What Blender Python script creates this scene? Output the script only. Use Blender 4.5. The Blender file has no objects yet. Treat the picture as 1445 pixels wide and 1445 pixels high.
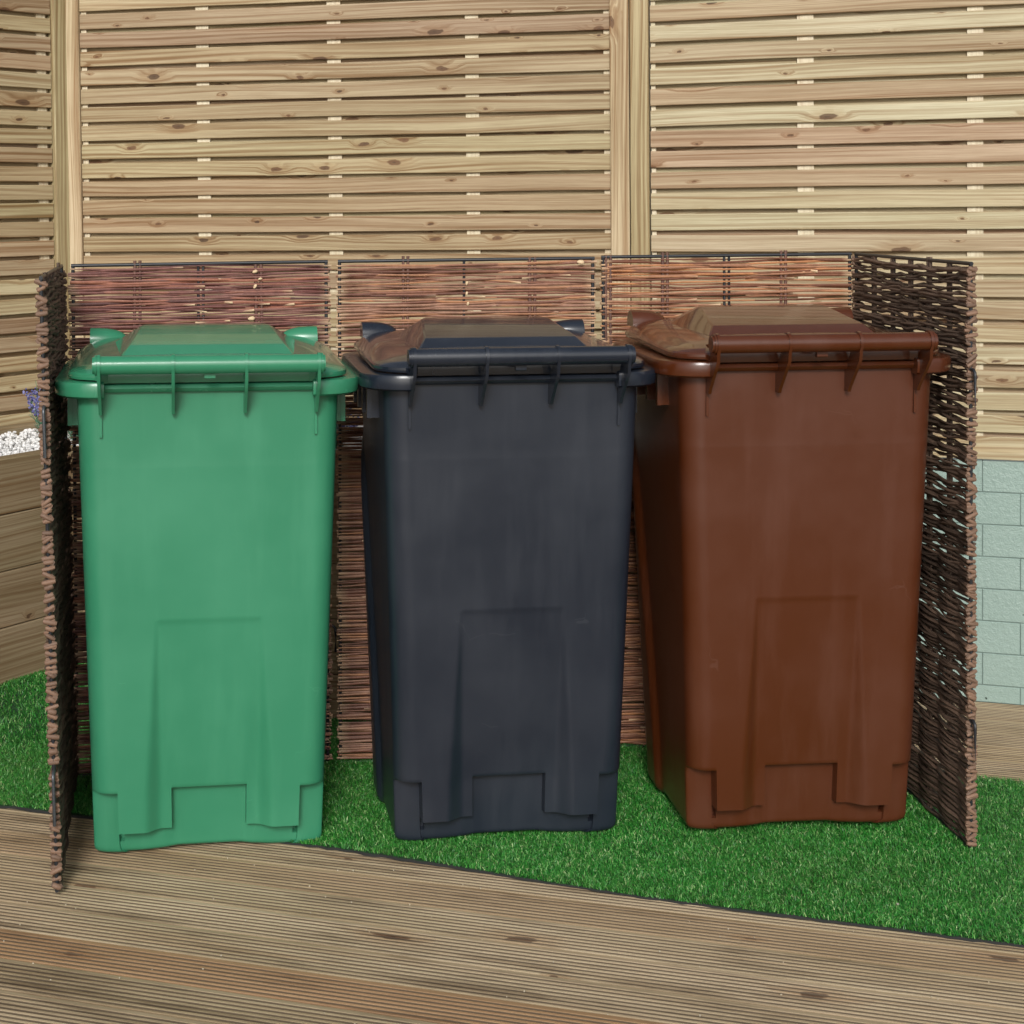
import bpy, bmesh, math, random
import numpy as np
from mathutils import Matrix, Vector
random.seed(7); rng = np.random.default_rng(7)
R = math.radians
scn = bpy.context.scene
COL = scn.collection

# ------------------------------------------------------------------ helpers
class MB:
    """collects geometry for ONE mesh: verts, faces, per-vertex tone, per-vertex uv"""
    def __init__(s): s.v = []; s.f = []; s.c = []; s.uv = []; s.n = 0; s.fm = []
    def add(s, v, f, tone=(0.5, 0, 0.5), uv=None, mi=0):
        v = np.asarray(v, float).reshape(-1, 3); k = len(v)
        s.v.append(v)
        t = np.asarray(tone, float)
        if t.ndim == 1: t = np.tile(t, (k, 1))
        s.c.append(t)
        s.uv.append(np.zeros((k, 2)) if uv is None else np.asarray(uv, float))
        for q in f: s.f.append([a + s.n for a in q]); s.fm.append(mi)
        s.n += k
    def box(s, o, ax, ay, az, tone=(0.5, 0, 0.5), uvo=(0, 0), ch=0.0, mi=0):
        """box from corner o along vectors ax (length), ay (depth), az (height), edges of the length chamfered by ch"""
        o, ax, ay, az = [np.asarray(q, float) for q in (o, ax, ay, az)]
        L = np.linalg.norm(ax); D = np.linalg.norm(ay); H = np.linalg.norm(az)
        ey, ez = ay / D, az / H
        if ch > 0:
            pr = [(ch, 0), (D - ch, 0), (D, ch), (D, H - ch), (D - ch, H), (ch, H), (0, H - ch), (0, ch)]
        else:
            pr = [(0, 0), (D, 0), (D, H), (0, H)]
        n = len(pr); V = []; U = []
        acc = 0
        for i in (0, 1):
            for (a, b) in pr:
                V.append(o + ax * i + ey * a + ez * b); U.append((uvo[0] + L * i, uvo[1] + b + a * .9))
        F = [(j, (j + 1) % n, n + (j + 1) % n, n + j) for j in range(n)]
        F += [tuple(range(n))[::-1], tuple(range(n, 2 * n))]
        s.add(V, F, tone, U, mi)
    def tube(s, P, rad, n=8, tone=(0.5, 0, 0.5), cap=True):
        P = np.asarray(P, float); m = len(P); rad = np.broadcast_to(np.asarray(rad, float), (m,))
        T = np.gradient(P, axis=0); T /= np.linalg.norm(T, axis=1)[:, None] + 1e-12
        ref = np.array([0, 0, 1.0]) if abs(T[:, 2]).mean() < .8 else np.array([0, 1.0, 0])
        A = np.cross(T, ref); A /= np.linalg.norm(A, axis=1)[:, None] + 1e-12
        B = np.cross(T, A)
        th = np.arange(n) * 2 * math.pi / n
        V = P[:, None] + rad[:, None, None] * (np.cos(th)[None, :, None] * A[:, None] + np.sin(th)[None, :, None] * B[:, None])
        F = [(i * n + j, i * n + (j + 1) % n, (i + 1) * n + (j + 1) % n, (i + 1) * n + j) for i in range(m - 1) for j in range(n)]
        if cap: F += [tuple(range(n))[::-1], tuple((m - 1) * n + j for j in range(n))]
        t = np.asarray(tone, float)
        if t.ndim == 2: t = np.repeat(t, n, axis=0)
        s.add(V.reshape(-1, 3), F, t)
    def build(s, name, mats, parent=None, smooth=None, loc=None):
        me = bpy.data.meshes.new(name)
        V = np.concatenate(s.v); me.from_pydata(V.tolist(), [], s.f)
        a = me.color_attributes.new('tone', 'FLOAT_COLOR', 'POINT')
        C = np.concatenate(s.c); a.data.foreach_set('color', np.hstack([C, np.ones((len(C), 1))]).ravel())
        U = np.concatenate(s.uv); lay = me.uv_layers.new(name='UVMap')
        li = np.empty(len(me.loops), np.int32); me.loops.foreach_get('vertex_index', li)
        lay.data.foreach_set('uv', U[li].ravel())
        if not isinstance(mats, (list, tuple)): mats = [mats]
        for m in mats: me.materials.append(m)
        me.polygons.foreach_set('material_index', np.array(s.fm, np.int32))
        o = link(name, me, parent)
        if smooth is not None: shade(me, smooth)
        if loc is not None: o.location = loc
        return o

def link(name, data, parent=None):
    o = bpy.data.objects.new(name, data); COL.objects.link(o)
    if parent is not None: o.parent = parent
    return o

def shade(me, ang):
    bm = bmesh.new(); bm.from_mesh(me)
    bmesh.ops.recalc_face_normals(bm, faces=bm.faces)
    for f in bm.faces: f.smooth = True
    for e in bm.edges:
        if len(e.link_faces) == 2: e.smooth = e.calc_face_angle(0) < R(ang)
    bm.to_mesh(me); bm.free()

def tag(o, label=None, cat=None, group=None, kind=None):
    if label: o['label'] = label
    if cat: o['category'] = cat
    if group: o['group'] = group
    if kind: o['kind'] = kind
    return o

def empty(name, loc, label, cat, group=None, rot=(0, 0, 0)):
    o = link(name, None); o.location = loc; o.rotation_euler = rot; o.empty_display_size = .1
    return tag(o, label, cat, group)

def sm(a, b, x):
    t = np.clip((x - a) / (b - a), 0, 1); return t * t * (3 - 2 * t)

# ------------------------------------------------------------------ materials
class NT:
    def __init__(s, name):
        s.m = bpy.data.materials.new(name); s.m.use_nodes = True; s.t = s.m.node_tree; s.t.nodes.clear()
        s.out = s.n('ShaderNodeOutputMaterial'); s.b = s.n('ShaderNodeBsdfPrincipled')
        s.t.links.new(s.b.outputs[0], s.out.inputs[0])
    def n(s, ty, **k):
        x = s.t.nodes.new(ty)
        for a, b in k.items(): setattr(x, a, b)
        return x
    def put(s, sock, val):
        if isinstance(val, bpy.types.NodeSocket): s.t.links.new(val, sock)
        else: sock.default_value = val
    def math(s, op, a, b=0.0, c=None, clamp=False):
        x = s.n('ShaderNodeMath', operation=op, use_clamp=clamp); s.put(x.inputs[0], a); s.put(x.inputs[1], b)
        if c is not None: s.put(x.inputs[2], c)
        return x.outputs[0]
    def comb(s, a, b, c=0.0):
        x = s.n('ShaderNodeCombineXYZ'); s.put(x.inputs[0], a); s.put(x.inputs[1], b); s.put(x.inputs[2], c); return x.outputs[0]
    def noise(s, vec, scale, detail=2.0, rough=.5, dist=0.0, color=False):
        x = s.n('ShaderNodeTexNoise'); s.put(x.inputs['Vector'], vec); s.put(x.inputs['Scale'], scale)
        s.put(x.inputs['Detail'], detail); s.put(x.inputs['Roughness'], rough); s.put(x.inputs['Distortion'], dist)
        return x.outputs['Color' if color else 'Fac']
    def rng(s, v, a, b, c=0.0, d=1.0, smooth=False):
        x = s.n('ShaderNodeMapRange'); x.interpolation_type = 'SMOOTHSTEP' if smooth else 'LINEAR'
        s.put(x.inputs[0], v)
        for i, q in enumerate((a, b, c, d)): s.put(x.inputs[i + 1], q)
        return x.outputs[0]
    def mix(s, f, a, b, mode='MIX'):
        x = s.n('ShaderNodeMix', data_type='RGBA', blend_type=mode); s.put(x.inputs[0], f)
        s.put(x.inputs[6], a if not isinstance(a, tuple) else (*a, 1)); s.put(x.inputs[7], b if not isinstance(b, tuple) else (*b, 1))
        return x.outputs[2]
    def ramp(s, f, stops):
        x = s.n('ShaderNodeValToRGB'); s.put(x.inputs[0], f); e = x.color_ramp.elements
        while len(e) < len(stops): e.new(.5)
        for q, (p, c) in zip(e, stops): q.position = p; q.color = (*c, 1)
        return x.outputs[0]
    def bump(s, h, strength, dist=.001, prev=None):
        x = s.n('ShaderNodeBump'); s.put(x.inputs['Height'], h); x.inputs['Strength'].default_value = strength
        x.inputs['Distance'].default_value = dist
        if prev is not None: s.put(x.inputs['Normal'], prev)
        return x.outputs[0]
    def tone(s):
        x = s.n('ShaderNodeAttribute', attribute_name='tone'); y = s.n('ShaderNodeSeparateColor'); s.put(y.inputs[0], x.outputs['Color'])
        return y.outputs
    def set(s, **k):
        for a, v in k.items():
            nm = {'base': 'Base Color', 'rough': 'Roughness', 'normal': 'Normal', 'metal': 'Metallic', 'spec': 'Specular IOR Level', 'coat': 'Coat Weight', 'coatr': 'Coat Roughness'}[a]
            s.put(s.b.inputs[nm], v if not isinstance(v, tuple) else (*v, 1))
        return s.m

def wood(name, stops, grain=1.0, knots=.6, rough=.6, late=(.55, .42, .32), ku=3.3, kv=9.0, stain=(.55, .62, .45), stain_amt=.25, dark_amt=0.0):
    k = NT(name); uv = k.n('ShaderNodeUVMap', uv_map='UVMap'); sp = k.n('ShaderNodeSeparateXYZ'); k.put(sp.inputs[0], uv.outputs[0])
    u, v = sp.outputs[0], sp.outputs[1]; t = k.tone()
    vo = k.n('ShaderNodeTexVoronoi', voronoi_dimensions='2D'); vo.inputs['Scale'].default_value = 1
    wob = k.noise(k.comb(k.math('MULTIPLY', u, 26), k.math('MULTIPLY', v, 44)), 1, 3)
    k.put(vo.inputs['Vector'], k.comb(k.math('MULTIPLY_ADD', wob, .16, k.math('MULTIPLY', u, ku)), k.math('MULTIPLY_ADD', wob, .10, k.math('MULTIPLY', v, kv))))
    d = vo.outputs['Distance']; cs = k.n('ShaderNodeSeparateColor'); k.put(cs.inputs[0], vo.outputs['Color'])
    has = k.math('LESS_THAN', cs.outputs[0], knots)
    size = k.math('MULTIPLY_ADD', k.math('POWER', cs.outputs[1], 2.5), .11, .026)
    kn = k.math('MULTIPLY', k.rng(d, size, k.math('MULTIPLY', size, .7), 0, 1, True), has)
    halo = k.math('MULTIPLY', k.rng(d, k.math('MULTIPLY', size, 3.4), size, 0, 1, True), has)
    # growth lines, bent round the knots
    has2 = k.rng(d, k.math('MULTIPLY', size, .35), 0, 0, 1)
    sag = k.noise(k.comb(k.math('MULTIPLY', u, 1.1), k.math('MULTIPLY', v, 5), k.math('MULTIPLY', t[0], 31)), 1, 1)
    vv = k.math('ADD', k.math('MULTIPLY', v, 34), k.math('ADD', k.math('MULTIPLY', halo, .5), k.math('MULTIPLY', sag, 1.9)))
    lines = k.noise(k.comb(k.math('MULTIPLY', u, .9), k.math('MULTIPLY', vv, 3.2), k.math('MULTIPLY', t[0], 57)), 1, 2, .55, .15)
    fine = k.noise(k.comb(k.math('MULTIPLY', u, 9), k.math('MULTIPLY', v, 700), t[0]), 1, 2, .6)
    rings = k.math('SINE', k.math('MULTIPLY', vv, 13)); rings = k.rng(rings, -1, 1, 0, 1)
    base = k.ramp(t[0], stops)
    patch = k.noise(k.comb(k.math('MULTIPLY', u, 1.6), k.math('MULTIPLY', v, 8), k.math('MULTIPLY', t[2], 90)), 1, 2)
    c = k.mix(k.rng(patch, .35, .75, 0, stain_amt), base, stain, 'MULTIPLY')
    c = k.mix(k.math('MULTIPLY', k.rng(lines, .42, .7, 0, .75), grain, clamp=True), c, late, 'MULTIPLY')
    c = k.mix(k.math('MULTIPLY', k.math('MULTIPLY', rings, k.rng(patch, .35, .7, .02, .38)), grain, clamp=True), c, late, 'MULTIPLY')
    c = k.mix(k.math('MULTIPLY', k.rng(fine, .42, .75, 0, .5), grain, clamp=True), c, (.6, .5, .42), 'MULTIPLY')
    st2 = k.noise(k.comb(k.math('MULTIPLY', u, 1.1), k.math('MULTIPLY', v, 26), k.math('MULTIPLY', t[0], 77)), 1, 3, .6)
    c = k.mix(k.math('MULTIPLY', k.rng(st2, .58, .76, 0, .5), t[2]), c, (.80, .56, .36), 'MULTIPLY')
    c = k.mix(k.math('MULTIPLY', halo, .32), c, (.62, .38, .2), 'MULTIPLY')
    kcol = k.mix(cs.outputs[2], (.065, .035, .02), (.16, .075, .035))
    c = k.mix(k.math('MULTIPLY', kn, .85), c, kcol)
    c = k.mix(k.math('MULTIPLY', k.math('MULTIPLY', has2, has), .6), c, (.05, .03, .02))
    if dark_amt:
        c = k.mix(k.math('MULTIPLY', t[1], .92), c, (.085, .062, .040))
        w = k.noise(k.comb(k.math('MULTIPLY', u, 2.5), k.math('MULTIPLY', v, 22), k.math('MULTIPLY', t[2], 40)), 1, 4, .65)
        c = k.mix(k.rng(w, .5, .72, 0, dark_amt), c, (.42, .38, .34), 'MULTIPLY')
    h = k.math('ADD', k.math('MULTIPLY', fine, .6), k.math('ADD', k.math('MULTIPLY', lines, .7), k.math('MULTIPLY', kn, -.4)))
    return k.set(base=c, rough=k.rng(fine, .2, .8, rough - .08, rough + .12), normal=k.bump(h, .5, .0012), spec=.3)

PINE = [(0, (.51, .41, .245)), (.18, (.44, .33, .21)), (.34, (.54, .465, .28)), (.5, (.48, .35, .225)), (.66, (.62, .55, .35)), (.82, (.41, .30, .20)), (1, (.52, .45, .275))]
M_slat = wood('pine_slat', PINE, grain=1.3, knots=.8, ku=4.2, kv=11)
PINE2 = [(0, (.62, .57, .38)), (.25, (.56, .48, .31)), (.42, (.49, .35, .235)), (.6, (.66, .62, .43)), (.78, (.49, .375, .25)), (1, (.60, .56, .37))]
M_slatR = wood('pine_slat_pale', PINE2, grain=1.2, knots=.8, ku=3.8, kv=10.5)
M_post = wood('pine_post', [(0, (.64, .53, .36)), (.5, (.56, .44, .26)), (1, (.47, .41, .24))], grain=1.4, knots=.5, ku=2.2, kv=5.5)
M_batt = wood('pine_batten', [(0, (.74, .68, .52)), (1, (.68, .60, .44))], grain=.5, knots=.2)
M_sleeper = wood('sleeper_timber', [(0, (.30, .24, .150)), (.5, (.36, .29, .185)), (1, (.33, .25, .16))], grain=1.2, ku=2.4, kv=4.2, knots=.45, stain=(.6, .66, .5), stain_amt=.5)
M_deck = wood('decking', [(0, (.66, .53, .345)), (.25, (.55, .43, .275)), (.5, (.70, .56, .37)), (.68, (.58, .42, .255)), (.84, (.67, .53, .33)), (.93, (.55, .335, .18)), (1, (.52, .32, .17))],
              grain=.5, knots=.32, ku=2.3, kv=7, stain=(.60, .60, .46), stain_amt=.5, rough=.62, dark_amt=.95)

def plastic(name, col, rough, lid=False, dust=(.5, .5, .5), dust_amt=.1, pol=0.0):
    k = NT(name); tco = k.n('ShaderNodeTexCoord').outputs['Object']; oi = k.n('ShaderNodeObjectInfo'); va = k.n('ShaderNodeVectorMath', operation='ADD'); k.put(va.inputs[0], tco)
    k.put(va.inputs[1], k.comb(k.math('MULTIPLY', oi.outputs['Random'], 41), k.math('MULTIPLY', oi.outputs['Random'], 23), k.math('MULTIPLY', oi.outputs['Random'], 67))); tc = va.outputs[0]
    big = k.noise(tc, 3.2, 4, .6); sp = k.n('ShaderNodeSeparateXYZ'); k.put(sp.inputs[0], tc)
    streak = k.noise(k.comb(k.math('MULTIPLY', sp.outputs[0], 16), k.math('MULTIPLY', sp.outputs[1], 16), k.math('MULTIPLY', sp.outputs[2], 1.6)), 1, 4, .65)
    grainn = k.noise(tc, 900, 2, .6)
    c = k.mix(k.math('MULTIPLY', k.rng(big, .42, .72, 0, 1), dust_amt), col, dust)
    c = k.mix(k.math('MULTIPLY', k.rng(streak, .5, .75, 0, 1), dust_amt * .8), c, dust)
    # scratches and scuffs
    sv = k.n('ShaderNodeTexVoronoi', feature='DISTANCE_TO_EDGE'); sv.inputs['Scale'].default_value = 5.5
    k.put(sv.inputs['Vector'], k.comb(k.math('MULTIPLY_ADD', big, .5, sp.outputs[0]), sp.outputs[1], k.math('MULTIPLY', sp.outputs[2], .8)))
    scr = k.math('MULTIPLY', k.math('LESS_THAN', sv.outputs['Distance'], .0035), k.math('GREATER_THAN', k.noise(tc, 7, 2), .64))
    c = k.mix(k.math('MULTIPLY', scr, .13), c, tuple(min(1, q * 1.6 + .08) for q in col))
    r = k.math('ADD', k.rng(big, .3, .75, rough - .03, rough + .08), k.rng(streak, .45, .8, 0, .05))
    nb = k.bump(grainn, .10 if lid else .28, .0004)
    if lid:
        wav = k.noise(tc, 13, 2, .55, .6); nb = k.bump(wav, .22, .0013, nb)
    else:
        wav = k.noise(tc, 5, 2, .5); nb = k.bump(wav, .35, .004, nb)
    if lid: k.set(coat=.55, coatr=.05)
    return k.set(base=c, rough=r, normal=nb, spec=.62)

BINCOL = {'green': (.032, .215, .112), 'grey': (.0110, .0160, .0265), 'brown': (.076, .0180, .0042)}
M_bin = {}
for nm, c in BINCOL.items():
    M_bin[nm] = (plastic('bin_body_' + nm, c, .33, False, tuple(q * 1.25 + .018 for q in c), .45),
                 plastic('bin_lid_' + nm, c, .16, True, tuple(q * 1.2 + .03 for q in c), .25),
                 plastic('bin_handle_' + nm, c, .21, False, tuple(q * 1.2 + .03 for q in c), .25))

def simple(name, col, rough=.5, metal=0.0, nscale=30, var=.3, bump=.2):
    k = NT(name); tc = k.n('ShaderNodeTexCoord').outputs['Object']; n = k.noise(tc, nscale, 4, .6)
    c = k.mix(k.rng(n, .3, .7, 0, var), col, tuple(q * .45 for q in col))
    return k.set(base=c, rough=rough, metal=metal, normal=k.bump(n, bump, .001))
M_steel = simple('black_steel', (.018, .02, .024), .38, .0, 120, .3, .2)
M_cap = simple('tube_end_dark', (.012, .013, .015), .5)
M_zinc = simple('steel_pin', (.10, .11, .12), .35, .6, 150)
M_soil = simple('soil', (.06, .045, .03), .9, 0, 40, .6, .8)
M_ground = simple('paving_ground', (.30, .28, .25), .8, 0, 4, .4, .4)

def bark(name, stops, tipc=(.70, .52, .32), rough=.55):
    k = NT(name); t = k.tone(); tc = k.n('ShaderNodeTexCoord').outputs['Object']
    n = k.noise(tc, 55, 3, .65); n2 = k.noise(tc, 400, 2, .6)
    c = k.ramp(t[0], stops); c = k.mix(k.rng(n, .35, .7, 0, .55), c, (.45, .42, .42), 'MULTIPLY')
    c = k.mix(k.rng(n2, .62, .75, 0, .35), c, (.6, .45, .35))
    c = k.mix(t[1], c, tipc)
    return k.set(base=c, rough=rough, normal=k.bump(k.math('ADD', n, n2), .5, .001), spec=.45)
M_w1 = bark('willow_purple', [(0, (.09, .034, .030)), (.35, (.18, .062, .050)), (.7, (.25, .115, .090)), (1, (.36, .135, .08))])
M_w2 = bark('willow_red', [(0, (.12, .045, .028)), (.35, (.24, .10, .058)), (.7, (.34, .18, .115)), (1, (.44, .20, .09))])
M_w3 = bark('willow_orange', [(0, (.15, .050, .024)), (.35, (.29, .115, .055)), (.7, (.39, .19, .105)), (1, (.52, .22, .085))])
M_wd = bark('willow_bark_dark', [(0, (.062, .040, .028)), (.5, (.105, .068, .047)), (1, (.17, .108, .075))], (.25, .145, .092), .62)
M_st = bark('willow_stake', [(0, (.12, .06, .045)), (1, (.17, .085, .06))])

k = NT('mint_paint'); t = k.tone(); tc = k.n('ShaderNodeTexCoord').outputs['Object']
n1 = k.noise(tc, 75, 3, .55); n2 = k.noise(tc, 2.5, 3); n3 = k.noise(tc, 230, 2, .5)
c = k.mix(k.rng(n2, .3, .7, 0, .5), (.285, .385, .345), (.34, .44, .40)); c = k.mix(k.math('MULTIPLY', t[0], .15), c, (.30, .42, .38))
pit = k.rng(k.noise(tc, 46, 1), .255, .235, 0, 1); c = k.mix(pit, c, (.05, .07, .06))
M_mint = k.set(base=c, rough=.2, normal=k.bump(k.math('ADD', n1, k.math('MULTIPLY', n3, .5)), .8, .0030))
M_mortar = simple('mint_joint', (.17, .24, .215), .6)

k = NT('grass_blade'); t = k.tone()
c = k.ramp(t[0], [(0, (.014, .14, .016)), (.5, (.028, .24, .028)), (.8, (.075, .33, .05)), (.93, (.22, .46, .13)), (1, (.50, .64, .30))])
tcg = k.n('ShaderNodeTexCoord').outputs['Object']
c = k.mix(k.rng(k.noise(tcg, 3, 3), .4, .7, 0, .35), c, (.06, .16, .03))
M_blade = k.set(base=c, rough=.42, spec=.45)
k.b.inputs['Transmission Weight'].default_value = 0
M_turf = simple('turf_backing', (.012, .05, .015), .9, 0, 80, .5, .6)
M_back = simple('turf_edge_black', (.010, .011, .010), .8)
M_white = simple('white_gravel', (.80, .80, .79), .6, 0, 25, .18, .3)
k = NT('lavender_leaf'); t = k.tone(); M_leaf = k.set(base=k.ramp(t[0], [(0, (.05, .13, .07)), (.6, (.11, .25, .15)), (1, (.22, .38, .28))]), rough=.6)
k = NT('lavender_flower'); t = k.tone(); M_flow = k.set(base=k.ramp(t[0], [(0, (.085, .085, .23)), (.6, (.16, .16, .37)), (1, (.30, .30, .55))]), rough=.7)

# ------------------------------------------------------------------ camera
f_, H_, p_, r_, h_, cx_ = 2170.03, 352.63, .0299, .0118, 1.3864, 526.31
cam = bpy.data.cameras.new('camera'); co = link('camera', cam); scn.camera = co
cam.sensor_width = 36; cam.lens = f_ / 1445 * 36; cam.clip_end = 500; cam.clip_start = .05
cam.shift_x = (722.5 - cx_) / 1445; cam.shift_y = -(722.5 - H_) / 1445
F = Vector((0, math.cos(p_), -math.sin(p_))); U = Vector((0, math.sin(p_), math.cos(p_))); X = Vector((1, 0, 0))
Rc = X * math.cos(r_) - U * math.sin(r_); Uc = U * math.cos(r_) + X * math.sin(r_)
mat = Matrix((Rc, Uc, -F)).transposed().to_4x4(); mat.translation = (0, 0, h_); co.matrix_world = mat

# ------------------------------------------------------------------ ground, deck
g = MB(); g.add([(-60, -60, -.06), (60, -60, -.06), (60, 60, -.06), (-60, 60, -.06)], [(0, 1, 2, 3)])
tag(g.build('ground', M_ground), 'paved ground around the deck', kind='structure')

da = R(-17.0); dd = np.array([math.cos(da), math.sin(da), 0]); dn = np.array([-math.sin(da), math.cos(da), 0])
PIT, RID, NR = .1030, .0127, 7
dk = MB(); o0 = np.array([-.735, 2.925, 0])
for b in range(-62, 24):
    base = b * PIT; e = .0018
    prof = [(e, -.028), (e, -.0012), (e + .0012, 0), (.0062, 0)]
    for q in range(NR):
        s0 = .0068 + q * RID
        prof += [(s0 + .0001, -.0052), (s0 + .0052, -.0052), (s0 + .0061, -.0008), (s0 + .0068, .0), (s0 + RID - .0006, -.0001)]
    prof += [(PIT - e - .0012, 0), (PIT - e, -.0012), (PIT - e, -.028)]
    segs = [-5.5]; x = -5.5
    pts_ = [-5.5, 5.5]
    for (a0, a1) in zip(pts_[:-1], pts_[1:]):
        cx0 = (a0 + a1) / 2
        tn = random.random() * .9
        if b == -1: tn = .97
        rb = random.random(); V = []; UV = []; uo = random.uniform(0, 40); vo_ = random.uniform(0, 40)
        for a in (a0 + .0015, a1 - .0015):
            for (w, z) in prof:
                V.append(o0 + dd * a + dn * (base + w) + np.array([0, 0, z])); UV.append((uo + a, vo_ + w))
        n = len(prof)
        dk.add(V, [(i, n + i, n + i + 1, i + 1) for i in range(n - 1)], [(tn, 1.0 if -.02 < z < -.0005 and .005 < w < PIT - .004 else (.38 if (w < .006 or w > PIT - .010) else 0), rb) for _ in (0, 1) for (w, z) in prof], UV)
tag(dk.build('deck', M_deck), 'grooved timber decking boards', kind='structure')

# ------------------------------------------------------------------ fences
def V3(a, z=0): return np.array([a[0], a[1], z], float)
J = np.array([.752, 4.474]); A1 = R(-18.5); A2 = R(-12.5); Cn = np.array([-.961, 4.853]); A3 = R(48)
def fence(label, P, ang, x0, x1, zs, hs, mat_, batts, top=2.20, back_lo=None):
    """P start point, slats from x0 to x1 along the direction; zs = list of slat bottoms"""
    d = np.array([math.cos(ang), math.sin(ang)]); n = np.array([-math.sin(ang), math.cos(ang)])
    root = empty('slatted_fence', (*(P + d * x0), zs[0]), label, 'fence', 'slatted fence panels behind the screen')
    base = np.array([*(P + d * x0), zs[0]])
    m = MB()
    for i, z in enumerate(zs):
        hh = hs if z > zs[0] + .001 else zs[1] - zs[0] - .0125
        w = random.uniform(-.0012, .0012)
        o = V3(d * 0, z - base[2] + w) + V3(n * random.uniform(0, .0015)); L = x1 - x0
        # slightly bowed slat from several short lengths
        uo, vo_, tn = random.uniform(0, 60), random.uniform(0, 60), (random.random(), 0, random.random())
        K = 8; bow = [random.uniform(-.0011, .0011) for _ in range(K + 1)]
        ch = .0026; D = .0085; pr = [(ch, 0), (D, 0), (D, hh), (ch, hh), (.0008, hh - .0010), (0, hh - ch), (0, ch), (.0008, .0010)]
        Vv = []; Uv = []; npf = len(pr)
        for j in range(K + 1):
            for (a, b) in pr:
                q = o + V3(d * (L * j / K)) + V3(n * a) + np.array([0, 0, b + bow[j]]); Vv.append(q); Uv.append((uo + L * j / K, vo_ + b + a * .7))
        Fc = [(j * npf + q, (j + 1) * npf + q, (j + 1) * npf + (q + 1) % npf, j * npf + (q + 1) % npf) for j in range(K) for q in range(npf)]
        Fc += [tuple(range(npf)), tuple(K * npf + q for q in range(npf))[::-1]]
        m.add(Vv, Fc, tn, Uv)
    m.build('slats', mat_, root, 24)
    m = MB()
    for i in range(len(zs)):
        z = zs[i] - .024 if i else zs[0]
        if i == 0: continue
        m.box(V3(n * .0185, z - base[2]), V3(d * (x1 - x0)), V3(n * .008), (0, 0, .044), (random.random(), 0, random.random()), (random.uniform(0, 60), random.uniform(0, 60)))
    m.build('back_slats', mat_, root)
    for (b0, b1) in batts:
        m = MB(); z0, z1 = .004, top - base[2] - .01
        m.box(V3(d * (b0 - x0)) + V3(n * .0095) + np.array([0, 0, z0]), (0, 0, z1 - z0), V3(n * .0085), V3(d * (b1 - b0)), (random.random(), 0, random.random()), (random.uniform(0, 60), random.uniform(0, 60)))
        m.build('batten', M_batt, root)
    m = MB(); m.box(V3(n * .0) + np.array([0, 0, top - base[2]]), V3(d * (x1 - x0)), V3(n * .045), (0, 0, .035), (random.random(), 0, .5), (3, 9), .003)
    m.build('top_rail', mat_, root)
    root.location = base
    return root

zmid = [.722] + [1.245 - .0581 * q for q in range(8, 0, -1)] + [1.245 + .0581 * q for q in range(0, 17)]
zr = [.669, .745] + [.745 + .0616 * q for q in range(1, 9)] + [.745 + .4928 + .0604 * q for q in range(1, 16)]
zl = [.700] + [.767 + .0589 * q for q in range(0, 9)] + [.767 + .0589 * 8 + .0575 * q for q in range(1, 16)]
d2 = np.array([math.cos(A2), math.sin(A2)]); d1 = np.array([math.cos(A1), math.sin(A1)]); d3 = np.array([-math.cos(A3), -math.sin(A3)])
def along(P, d, x):  # distance along d from P for a given world x
    return (x - P[0]) / d[0]
fence('middle slatted pine fence panel between the two pairs of posts', J, A2, along(J, d2, -.912), along(J, d2, .696), zmid, .0475, M_slat,
      [(along(J, d2, a), along(J, d2, b)) for a, b in ((-.911, -.894), (-.542, -.502), (-.134, -.093), (.279, .318), (.677, .695))])
fence('pale slatted pine fence panel on top of the mint block wall', J, A1, along(J, d1, .807), along(J, d1, 2.9), zr, .0480, M_slatR,
      [(along(J, d1, a), along(J, d1, b)) for a, b in ((.808, .820), (1.195, 1.237), (1.618, 1.657), (2.05, 2.09), (2.5, 2.54))])
PL = Cn + d3 * 1.75
s1 = 1.75 - .055
fence('short slatted pine fence panel angled along the left edge', PL, A3, 0, s1, zl, .0465, M_slat,
      [(s1 - .045, s1 - .012), (s1 - .5, s1 - .46), (s1 - 1.0, s1 - .96), (.01, .04)])

def post(label, o, d, w, dep, z0, z1, tn):
    n = np.array([-d[1], d[0]]); m = MB()
    r = empty('fence_post', (o[0], o[1], z0), label, 'fence post', 'pine fence posts')
    m.box((0, 0, 0), (0, 0, z1 - z0), V3(n * dep), V3(d * w), (tn, 0, tn), (random.uniform(0, 50), random.uniform(0, 50)), .003)
    m.build('shaft', M_post, r, 30); m = MB()
    m.box(V3(n * -.006 - d * .006, z1 - z0), V3(d * (w + .012)), V3(n * (dep + .012)), (0, 0, .02), (tn, 0, tn), (5, 5), .004); m.build('cap', M_post, r, 50)
def onpx(P, d, x, off=-.010):
    q = P + d * along(P, d, x); n = np.array([-d[1], d[0]]); return q + n * off
post('left post of the middle pair, just left of the seam', onpx(J, d2, .695), d2, .0550, .075, .0, 2.20, .2)
post('right post of the middle pair, just right of the seam', onpx(J, d1, .752), d1, .0535, .075, .0, 2.20, .8)
post('pale corner post facing the camera beside the middle fence panel', onpx(J, d2, -.961), d2, .0490, .075, .0, 2.20, .1)
dL = np.array([math.cos(A3), math.sin(A3)])
post('grey green corner post closing the angled left fence panel', Cn + dL * -.052 + np.array([dL[1], -dL[0]]) * .012, dL, .052, .06, .0, 2.20, .95)

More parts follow.
